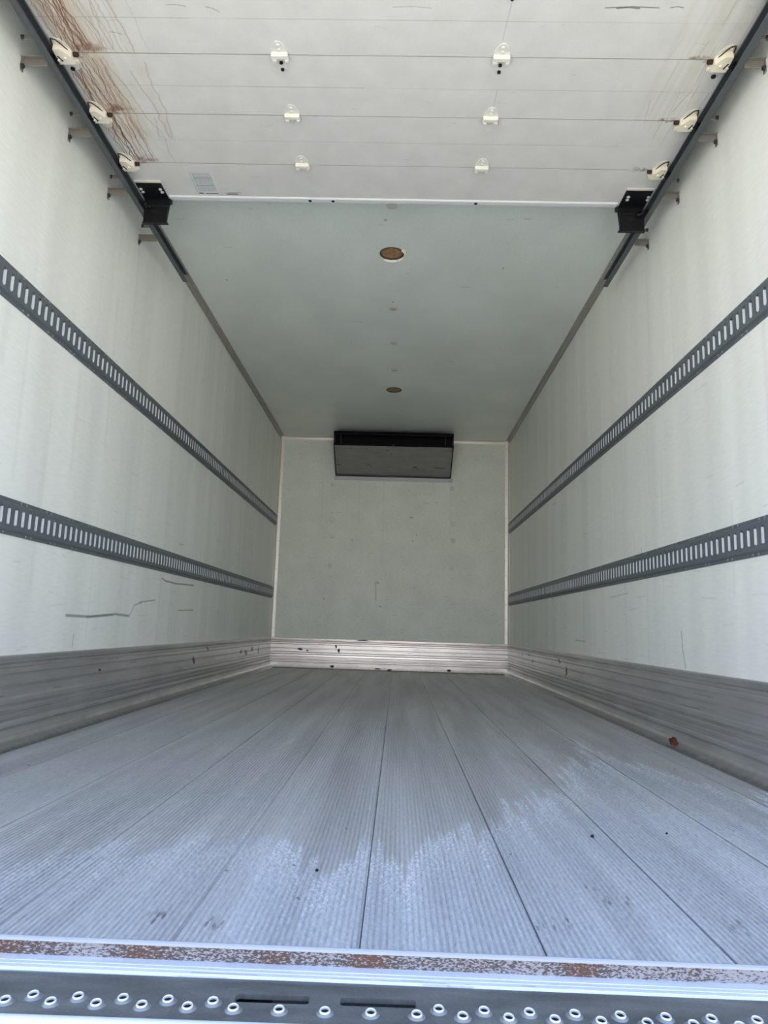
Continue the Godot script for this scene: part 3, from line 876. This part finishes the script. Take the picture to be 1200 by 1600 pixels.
# ------------------------------------------------------------------ slotted cargo rails
func build_rails() -> void:
	var paintm := mat(Color(0.39, 0.42, 0.435), 0.42, 0.15)
	var galv := mat(Color(0.93, 0.94, 0.95), 0.38, 0.25)
	var rivm := mat(Color(0.52, 0.54, 0.55), 0.4, 0.4)
	var pitch := 0.0457
	var n := 136
	var zc := (BK + 0.03 + FR - 0.13) / 2
	var hl := pitch * n / 2
	var lip := begin()
	box(lip, Vector3(-0.5, -0.5, -0.5), Vector3(0.5, 0.5, 0.5))
	for s in [-1, 1]:
		for up in [1, 0]:
			var yc: float = ([1.5138, 0.7612] if s < 0 else [1.4938, 0.7523])[0 if up else 1]
			var h := 0.0608
			var t := thing("cargo_rail", "%s slotted dark grey cargo rail on the %s wall" % ["upper" if up else "lower", "left" if s < 0 else "right"], "cargo rail", Vector3(s * HW, yc, zc), "slotted cargo rails along the walls")
			var st := begin()
			var o := Vector3.ZERO
			var X := Vector3(-s, 0, 0)
			var d := 0.013
			var fh := 0.043
			# flanges and sloping shoulders
			for v in [-1, 1]:
				sweep(st, [Vector2(0.0, h * v), Vector2(0.003, h * v), Vector2(0.0035, (fh + 0.006) * v), Vector2(d, fh * v), Vector2(d - 0.002, (fh - 0.001) * v), Vector2(0.0015, (fh + 0.003) * v), Vector2(0, (fh + 0.005) * v)], o + Vector3(0, 0, -hl), X, Vector3.UP, Vector3(0, 0, 2 * hl))
			# slotted web
			var sw := 0.0095
			var sh := 0.0325
			for i in n:
				var z := -hl + pitch * (i + 0.5)
				var P := func(zz: float, y: float, x := 0.013) -> Vector3: return X * x + Vector3(0, y, z + zz)
				for q in [-1, 1]:
					quad(st, P.call(q * pitch / 2, -fh), P.call(q * pitch / 2, fh), P.call(q * sw, fh), P.call(q * sw, -fh), X)
					for k in 4:
						var a1 := PI * k / 4
						var a2 := PI * (k + 1) / 4
						var p1 := Vector2(cos(a1) * sw, (sh - sw + sin(a1) * sw) * q)
						var p2 := Vector2(cos(a2) * sw, (sh - sw + sin(a2) * sw) * q)
						quad(st, P.call(p1.x, p1.y), P.call(p2.x, p2.y), P.call(p2.x, fh * q), P.call(p1.x, fh * q), X)
						quad(st, P.call(p1.x, p1.y), P.call(p2.x, p2.y), P.call(p2.x, p2.y, 0.0105), P.call(p1.x, p1.y, 0.0105), Vector3(0, -q, 0))
			var web := put("slotted_web", st, paintm, t)
			var lm := begin()
			box(lm, Vector3(minf(-s * 0.001, -s * 0.0122), -(sh - 0.0065), -0.0012), Vector3(maxf(-s * 0.001, -s * 0.0122), sh - 0.0065, 0.0004), 0.0003)
			var lmesh := done(lm)
			for i in n:      # the inner edge of every slot is folded back to the wall
				put("slot_lip", lmesh, galv, t, Vector3(0, 0, -hl + pitch * (i + 0.5) - sw + 0.0012))
			var rv := begin()
			for i in int(2 * hl / 0.18):
				for v in [-1, 1]:
					for e in [0.0, 0.035]:
						lathe(rv, [Vector2(0.0055, 0), Vector2(0.004, 0.002), Vector2(0, 0.003)], X * 0.003 + Vector3(0, v * (h - 0.007), -hl + 0.06 + i * 0.18 + e + (0.05 if v > 0 else 0.0)), X, 7)
			put("rivets", rv, rivm, t).set_meta("kind", "stuff")

# ------------------------------------------------------------------ cooling unit
func build_cooling_unit() -> void:
	var zf := -7.10
	var xa := -0.618
	var xb := 0.605
	var yt := 2.402
	var yb := 2.262
	var u := thing("cooling_unit", "black and grey evaporator cooling unit fixed high on the bulkhead", "cooling unit", Vector3((xa + xb) / 2, 2.0, BK))
	var o := Vector3((xa + xb) / 2, 2.0, BK)
	var blk := mat(Color(0.055, 0.058, 0.068), 0.4)
	var pit := mat(Color(0.012, 0.013, 0.018), 0.6)
	var st := begin()
	# side cheeks and top
	for x in [xa, xb - 0.012]:
		sweep(st, [Vector2(zf, yt), Vector2(zf, yb - 0.01), Vector2(-7.26, 2.155), Vector2(BK, 2.012), Vector2(BK, yt)], Vector3(x, 0, 0) - o, Vector3.BACK, Vector3.UP, Vector3(0.012, 0, 0))
	box(st, Vector3(xa, yt - 0.012, BK) - o, Vector3(xb, yt, zf) - o, 0.003)
	box(st, Vector3(xa, 2.006, BK) - o, Vector3(xb, 2.022, BK + 0.02) - o, 0.002)
	put("housing", st, blk, u)
	var fr := begin()        # front outlet: dark throat with rounded bars
	box(fr, Vector3(xa + 0.012, yb - 0.005, zf - 0.08) - o, Vector3(xb - 0.012, yt - 0.012, zf - 0.07) - o)
	put("outlet_throat", fr, pit, u)
	var fc := begin()        # moulded front cover: rounded top lip, highlight ridge, flat lower face
	var prof: Array = [Vector2(zf - 0.05, yt + 0.001)]
	for k in 7:
		var a := PI * 0.5 - PI * 0.5 * k / 6
		prof.append(Vector2(zf - 0.012 + cos(a) * 0.020, yt - 0.019 + sin(a) * 0.020))
	prof.append_array([Vector2(zf + 0.006, yt - 0.036), Vector2(zf - 0.006, yt - 0.044), Vector2(zf - 0.004, yt - 0.050)])
	for k in 5:
		var a := PI * 0.5 - PI * k / 4
		prof.append(Vector2(zf - 0.004 + cos(a) * 0.006, yt - 0.056 + sin(a) * 0.006))
	prof.append_array([Vector2(zf - 0.010, yt - 0.064), Vector2(zf - 0.010, yb + 0.010), Vector2(zf + 0.004, yb + 0.006), Vector2(zf + 0.004, yb - 0.008), Vector2(zf - 0.05, yb - 0.008)])
	sweep(fc, prof, Vector3(xa, 0, 0) - o, Vector3.BACK, Vector3.UP, Vector3(xb - xa, 0, 0))
	var fcm := mat(Color(0.018, 0.020, 0.030), 0.5)
	fcm.metallic_specular = 0.22
	put("front_cover", fc, fcm, u)
	for x in [xa + 0.07, xb - 0.09]:
		var s4 := begin()
		box(s4, Vector3(x, yb + 0.006, zf - 0.011) - o, Vector3(x + 0.008, yt - 0.03, zf + 0.0075) - o, 0.001)
		put("seam_strip", s4, blk, u)
	var la := begin()
	box(la, Vector3(-0.02, yb - 0.006, zf) - o, Vector3(0.008, yb + 0.012, zf + 0.008) - o, 0.002)
	put("latch", la, mat(Color(0.2, 0.2, 0.22), 0.4, 0.5), u)
	# grey drain pan: two facets with scratches
	var w := 1024
	var px := paint(w, 256, Vector3(146, 144, 141), [[noise(w, 256, 101, 0.02, 4, 1, 3), 8.0], [noise(w, 256, 102, 0.3), 6.0]])
	rng.seed = 101
	for b in [[0.29, 0.6, 14], [0.31, 0.63, 10], [0.69, 0.62, 16], [0.68, 0.66, 12], [0.71, 0.7, 10], [0.9, 0.64, 50], [0.02, 0.6, 30], [0.15, 0.1, 8], [0.28, 0.12, 6], [0.45, 0.14, 14], [0.48, 0.25, 6]]:
		stroke(px, w, 256, [Vector2(b[0] * w - b[2], b[1] * 256), Vector2(b[0] * w + b[2], b[1] * 256 + rng.randf_range(-5, 8))], 3.0, Vector3(46, 46, 46), 0.7)
	for i in 40:
		var p := Vector2(rng.randf() * w, rng.randf_range(150, 256))
		stroke(px, w, 256, [p, p + Vector2(rng.randf_range(10, 60), 0)], 1.4, Vector3(150, 146, 138), 0.25)
	var pan := begin()
	uv_box(Vector3(xa, yb, 0) - o, Vector3(1 / (xb - xa), 0, 0), Vector3(0, -1 / 0.26, 0))
	sweep(pan, [Vector2(zf - 0.003, yb - 0.010), Vector2(-7.265, 2.150), Vector2(BK + 0.004, 2.020), Vector2(BK + 0.004, 2.035), Vector2(-7.27, 2.165), Vector2(zf - 0.003, yb + 0.0)], Vector3(xa + 0.012, 0, 0) - o, Vector3.BACK, Vector3.UP, Vector3(xb - xa - 0.024, 0, 0))
	put("drain_pan", pan, mat(Color.WHITE, 0.4, 0.15, texture(px, w, 256)), u).set_meta("label", "scratched grey underside panel")
	uv_box(Vector3.ZERO, Vector3.RIGHT, Vector3.UP)
	var fl := begin()
	box(fl, Vector3(xa - 0.01, 1.965, BK) - o, Vector3(xb + 0.02, 2.008, BK + 0.004) - o, 0.001)
	put("mounting_flange", fl, mat(Color(0.80, 0.80, 0.80), 0.45), u)

func build_lamps() -> void:
	var wood := mat(Color(0.74, 0.57, 0.43), 0.7)
	var f := FastNoiseLite.new()
	f.seed = 3
	f.frequency = 0.03
	var nt := NoiseTexture2D.new()
	nt.width = 128; nt.height = 128; nt.noise = f
	var gr := Gradient.new()
	gr.set_color(0, Color(0.72, 0.7, 0.68)); gr.set_color(1, Color(1, 1, 1))
	nt.color_ramp = gr
	wood.albedo_texture = nt
	var dark := mat(Color(0.30, 0.25, 0.21), 0.6)
	var white := mat(Color(0.96, 0.95, 0.90), 0.3)
	for k in 2:
		var z: float = [-3.614, -5.868][k]
		var t := thing("lamp_socket", ["empty round ceiling lamp recess with brown backing and broken white ring", "small dark round ceiling lamp recess nearest the cooling unit"][k], "lamp recess", Vector3(0, HT, z), "round lamp recesses in the ceiling")
		uv_box(Vector3(-0.07, 0, -0.07), Vector3(7, 0, 0), Vector3(0, 0, 7))
		var b := begin()
		lathe(b, [Vector2(0, 0.004), Vector2(0.058, 0.004), Vector2(0.060, 0.008)], Vector3.ZERO, Vector3.UP, 32)
		put("backing_disc", b, wood, t)
		var r := begin()
		lathe(r, [Vector2(0.0655, 0.02), Vector2(0.0655, -0.003), Vector2(0.061, -0.004), Vector2(0.058, 0.0), Vector2(0.058, 0.006)], Vector3.ZERO, Vector3.UP, 32)
		put("rim", r, dark, t)
		if k == 0:
			for a in [[-0.70, 1.08], [1.16, 2.25]]:
				var c := begin()
				lathe(c, [Vector2(0.076, 0.0), Vector2(0.076, -0.006), Vector2(0.073, -0.013), Vector2(0.071, -0.014), Vector2(0.068, -0.012), Vector2(0.066, 0.0)], Vector3.ZERO, Vector3.UP, 14, -a[1], -a[0])
				var ring := put("ring_fragment", c, white, t)
				ring.set_meta("label", "bright white piece of lamp ring")
	uv_box(Vector3.ZERO, Vector3.RIGHT, Vector3.UP)

# ------------------------------------------------------------------ rear edge
func rust_texture() -> ImageTexture:
	var w := 2048
	var h := 48
	var a := noise(w, h, 111, 0.11, 1, 1, 4)
	var b := noise(w, h, 112, 0.22, 1, 1, 3)
	var c := noise(w, h, 113, 0.006, 1, 8, 2)
	var px := PackedByteArray()
	px.resize(w * h * 3)
	for j in h:
		for i in w:
			var n := j * w + i
			var rusty := (a[n] - 128) * 1.0 + (b[n] - 128) * 0.8 + (c[n] - 118) * 0.7 + 18.0 - absf(j - 26) * 0.8
			var t := clampf(rusty / 30.0 + 0.5, 0, 1)
			var d := b[n] / 255.0
			var red := clampf((c[n] - 140) / 50.0, 0, 1)
			var r := lerpf(156, lerpf(66, 80, red) + d * 34, t)
			var g := lerpf(152, lerpf(56, 54, red) + d * 28, t)
			var bl := lerpf(152, lerpf(52, 42, red) + d * 26, t)
			px[n * 3] = int(r); px[n * 3 + 1] = int(g); px[n * 3 + 2] = int(bl)
	return texture(px, w, h)

func build_sill() -> void:
	var pale := mat(Color(0.66, 0.67, 0.69), 0.5, 0.1)
	uv_box(Vector3(-1.22, 0.0, 0), Vector3(1 / 2.44, 0, 0), Vector3(0, -1 / 0.024, 0))
	var nose := begin()
	sweep(nose, [Vector2(FR, 0.0), Vector2(FR + 0.001, 0.0012), Vector2(FR + 0.004, 0.0016), Vector2(FR + 0.007, 0.0), Vector2(FR + 0.008, -0.003), Vector2(FR, -0.003)], Vector3(-HW, 0, 0), Vector3.BACK, Vector3.UP, Vector3(2 * HW, 0, 0))
	var e := struct("trim_9", nose, pale, "pale worn edge of the floor at the rear opening with a rusty face")
	var face := begin()
	box(face, Vector3(-HW, -0.026, FR - 0.002), Vector3(HW, -0.003, FR + 0.0065))
	put("rusty_face", face, mat(Color.WHITE, 0.75, 0, rust_texture()), e).set_meta("label", "flaking rust on the vertical edge")
	var w := 1024
	var px := paint(w, 64, Vector3(214, 217, 222), [[noise(w, 64, 121, 0.05, 6, 1, 3), 10.0], [noise(w, 64, 122, 0.4), 8.0]])
	rng.seed = 121
	for i in 60:
		var x := rng.randf() * w
		var y := rng.randf_range(36, 56)
		stroke(px, w, 64, [Vector2(x, y), Vector2(x + rng.randf_range(6, 40), y)], 0.9, Vector3(130, 130, 138), rng.randf_range(0.15, 0.5))
	uv_box(Vector3(-1.22, 0, FR), Vector3(1 / 2.44, 0, 0), Vector3(0, 0, 1 / 0.06))
	var led := begin()
	sweep(led, [Vector2(FR - 0.02, -0.0205), Vector2(FR + 0.022, -0.0205), Vector2(FR + 0.0228, -0.0211), Vector2(FR + 0.0245, -0.0211), Vector2(FR + 0.0252, -0.0206), Vector2(FR + 0.031, -0.0207), Vector2(FR + 0.0318, -0.0214), Vector2(FR + 0.0334, -0.0214), Vector2(FR + 0.034, -0.0209), Vector2(FR + 0.040, -0.0212), Vector2(FR + 0.042, -0.025), Vector2(FR + 0.042, -0.06), Vector2(FR - 0.02, -0.06)], Vector3(-HW, 0, 0), Vector3.BACK, Vector3.UP, Vector3(2 * HW, 0, 0))
	struct("trim_10", led, mat(Color.WHITE, 0.4, 0.25, texture(px, w, 64)), "pale grooved metal ledge just below the floor edge")

func build_bumper() -> void:
	var o := Vector3(0.08, -0.0215, -0.96)
	var b := thing("bumper_step", "dark grey punched anti-slip bumper step below the rear sill", "bumper step", o)
	b.rotation.y = 0.014
	var w := 1024
	var px := paint(w, 128, Vector3(98, 100, 98), [[noise(w, 128, 131, 0.02, 2, 1, 4), 18.0], [noise(w, 128, 132, 0.4), 12.0]])
	rng.seed = 131
	for i in 120:
		var x := rng.randf() * w
		var y := rng.randf() * 128
		dab(px, w, 128, x, y, rng.randf_range(1, 5), 1.5, Vector3(150, 154, 158) if i % 2 else Vector3(70, 70, 72), rng.randf_range(0.1, 0.4))
	var pm := mat(Color.WHITE, 0.5, 0.25, texture(px, w, 128))
	uv_box(Vector3(-1.3, 0, -0.08), Vector3(1 / 2.6, 0, 0), Vector3(0, 0, 1 / 0.16))
	var st := begin()
	# slots: local x spans, z -0.018 .. 0.003
	var s0 := [Vector2(-0.181, -0.090), Vector2(-0.052, 0.041)]
	var za := -0.0165
	var zb := 0.0035
	var zr := -0.056          # rear of the plate (towards the sill)
	var zn := 0.048           # rolled front edge
	var UP3 := Vector3.UP
	var rc := func(x0: float, x1: float, z0: float, z1: float) -> void:
		quad(st, Vector3(x0, 0, z0), Vector3(x1, 0, z0), Vector3(x1, 0, z1), Vector3(x0, 0, z1), UP3)
	rc.call(-1.28, 1.12, zr + 0.012, za)
	rc.call(-1.28, s0[0].x, za, zb)
	rc.call(s0[0].y, s0[1].x, za, zb)
	rc.call(s0[1].y, 1.12, za, zb)
	rc.call(-1.28, 1.12, zb, zn)
	# pressed step next to the sill
	quad(st, Vector3(-1.28, 0, zr + 0.012), Vector3(1.12, 0, zr + 0.012), Vector3(1.12, -0.003, zr + 0.009), Vector3(-1.28, -0.003, zr + 0.009), UP3)
	quad(st, Vector3(-1.28, -0.003, zr + 0.009), Vector3(1.12, -0.003, zr + 0.009), Vector3(1.12, -0.003, zr - 0.004), Vector3(-1.28, -0.003, zr - 0.004), UP3)
	quad(st, Vector3(-1.28, -0.003, zr - 0.004), Vector3(1.12, -0.003, zr - 0.004), Vector3(1.12, -0.05, zr - 0.004), Vector3(-1.28, -0.05, zr - 0.004), Vector3.FORWARD)
	for s in s0:             # slot corners rounded, walls 6 mm deep
		for q in [-1, 1]:
			var ex: float = s.x if q < 0 else s.y
			for v in [-1, 1]:
				var ez: float = za if v < 0 else zb
				var c := Vector3(ex - q * 0.004, 0, ez - v * 0.004)
				for k in 3:
					var a1 := PI / 2 * k / 3
					var a2 := PI / 2 * (k + 1) / 3
					var p1 := c + Vector3(q * cos(a1), 0, v * sin(a1)) * 0.004
					var p2 := c + Vector3(q * cos(a2), 0, v * sin(a2)) * 0.004
					tri(st, Vector3(ex, 0, ez), p1, p2, UP3)
					quad(st, p1, p2, p2 - UP3 * 0.006, p1 - UP3 * 0.006, c - p1)
		for v in [za, zb]:
			quad(st, Vector3(s.x + 0.004, 0, v), Vector3(s.y - 0.004, 0, v), Vector3(s.y - 0.004, -0.006, v), Vector3(s.x + 0.004, -0.006, v), Vector3(0, 0, -(v + 0.006)))
		for v in [s.x, s.y]:
			quad(st, Vector3(v, 0, za + 0.004), Vector3(v, 0, zb - 0.004), Vector3(v, -0.006, zb - 0.004), Vector3(v, -0.006, za + 0.004), Vector3((s.x + s.y) / 2 - v, 0, 0))
	put("step_plate", st, pm, b)
	var und := begin()       # closed underside: the slots look into a dark rusty box
	box(und, Vector3(-1.28, -0.085, zr), Vector3(1.12, -0.040, zn + 0.002))
	put("bumper_beam", und, mat(Color(0.20, 0.15, 0.14), 0.85), b)
	var nose := begin()      # worn bright rolled edge
	var pr: Array = []
	for k in 9:
		var a := PI * 0.5 - PI * 0.62 * k / 8
		pr.append(Vector2(zn + cos(a) * 0.009, -0.009 + sin(a) * 0.009))
	pr.append_array([Vector2(zn + 0.006, -0.030), Vector2(zn - 0.001, -0.030), Vector2(zn - 0.001, 0)])
	sweep(nose, pr, Vector3(-1.28, 0, 0), Vector3.BACK, Vector3.UP, Vector3(2.40, 0, 0))
	put("rolled_edge", nose, mat(Color(0.82, 0.84, 0.87), 0.35, 0.3), b)
	var w2 := 1024
	var p2 := paint(w2, 64, Vector3(104, 96, 106), [[noise(w2, 64, 141, 0.06, 1, 1, 4), 40.0], [noise(w2, 64, 142, 0.3), 22.0]])
	uv_box(Vector3(-1.28, 0, zn), Vector3(1 / 2.4, 0, 0), Vector3(0, -1 / 0.08, 1 / 0.08))
	var lower := begin()
	sweep(lower, [Vector2(zn, -0.022), Vector2(zn + 0.030, -0.026), Vector2(zn + 0.036, -0.032), Vector2(zn + 0.036, -0.085), Vector2(zn, -0.085)], Vector3(-1.28, 0, 0), Vector3.BACK, Vector3.UP, Vector3(2.40, 0, 0))
	put("rubber_buffer", lower, mat(Color.WHITE, 0.8, 0, texture(p2, w2, 64)), b)
	# raised punched buttons in two staggered rows, tipped towards the yard
	var sk := begin()
	sk.set_smooth_group(0)
	lathe(sk, [Vector2(0.0115, -0.0012), Vector2(0.0095, 0.0004), Vector2(0.0078, 0.0022), Vector2(0.0068, 0.0036)], Vector3.ZERO, Vector3.UP, 22)
	var smesh := done(sk)
	var skm := mat(Color(0.50, 0.52, 0.53), 0.42, 0.3)
	var bt := begin()
	bt.set_smooth_group(0)
	lathe(bt, [Vector2(0.0068, 0.0036), Vector2(0.0064, 0.0050), Vector2(0.0058, 0.0055), Vector2(0.0051, 0.0052), Vector2(0.0048, 0.004), Vector2(0.0047, -0.003)], Vector3.ZERO, Vector3.UP, 22)
	var bmesh := done(bt)
	var bm := mat(Color(0.84, 0.85, 0.86), 0.3, 0.3)
	var hole := begin()
	lathe(hole, [Vector2(0.0048, 0.0022), Vector2(0, 0.0022)], Vector3.ZERO, Vector3.UP, 16)
	var hmesh := done(hole)
	var hm := mat(Color(0.02, 0.02, 0.022), 0.9)
	for row in 2:
		for i in range(-18, 19):
			var x: float = (-0.343 if row == 0 else -0.370) + 0.0545 * i - o.x
			if x < -1.2 or x > 1.05 or (row == 0 and x > -0.19 and x < 0.05):
				continue
			var bb := put("button", smesh, skm, b, Vector3(x, 0.0004, 0.0105 if row == 0 else 0.0245))
			bb.rotation.x = 0.16
			put("rim", bmesh, bm, bb)
			put("hole", hmesh, hm, bb)

func build_litter() -> void:
	var st := begin()
	# dry curled leaf scrap: two-sided shell with thickness
	var n := 7
	var g: Array = []
	for i in n:
		for j in n:
			var u := (i / float(n - 1) - 0.5) * 2
			var v := (j / float(n - 1) - 0.5) * 2
			var wd := 0.016 * (1.0 - 0.45 * v * v) 
			g.append(Vector3(u * wd, 0.004 + 0.011 * u * u + 0.006 * v * v + 0.004 * sin(u * 3 + v * 4), v * 0.018))
	uv_box(Vector3.ZERO, Vector3(20, 0, 0), Vector3(0, 0, 20))
	for i in n - 1:
		for j in n - 1:
			var a: Vector3 = g[i * n + j]
			var b: Vector3 = g[(i + 1) * n + j]
			var c: Vector3 = g[(i + 1) * n + j + 1]
			var d: Vector3 = g[i * n + j + 1]
			var t := Vector3(0, 0.0008, 0)
			quad(st, a + t, b + t, c + t, d + t, Vector3.UP)
			quad(st, a, b, c, d, Vector3.DOWN)
	var lf := put("leaf_scrap", st, mat(Color(0.36, 0.17, 0.11), 0.85), self, Vector3(1.178, 0.018, -2.95))
	lf.rotation = Vector3(0.7, 0.5, 0.5)
	tag(lf, "curled reddish-brown scrap of dry leaf by the right kick plate", "leaf")
	var stone := mat(Color(0.10, 0.09, 0.085), 0.9)
	var where := [[0.518, -1.653, "dark grit speck on the pale chalky patch right of the centre joint", 0.0042], [-0.047, -1.368, "dark grit speck at the ragged edge of the pale patch, left of the centre joint", 0.0034], [0.695, -1.70, "tiny dark grit speck beside the second floor joint from the right wall", 0.003]]
	for p in where:
		var s := begin()
		var r: float = p[3]
		var prof := [Vector2(0, 0), Vector2(r * 0.8, 0.0), Vector2(r, r * 0.5), Vector2(r * 0.6, r * 1.1), Vector2(0, r * 1.25)]
		lathe(s, prof, Vector3.ZERO, Vector3(0.1, 1, 0.05), 7)
		tag(put("grit_speck", s, stone, self, Vector3(p[0], 0.0, p[1])), p[2], "grit")
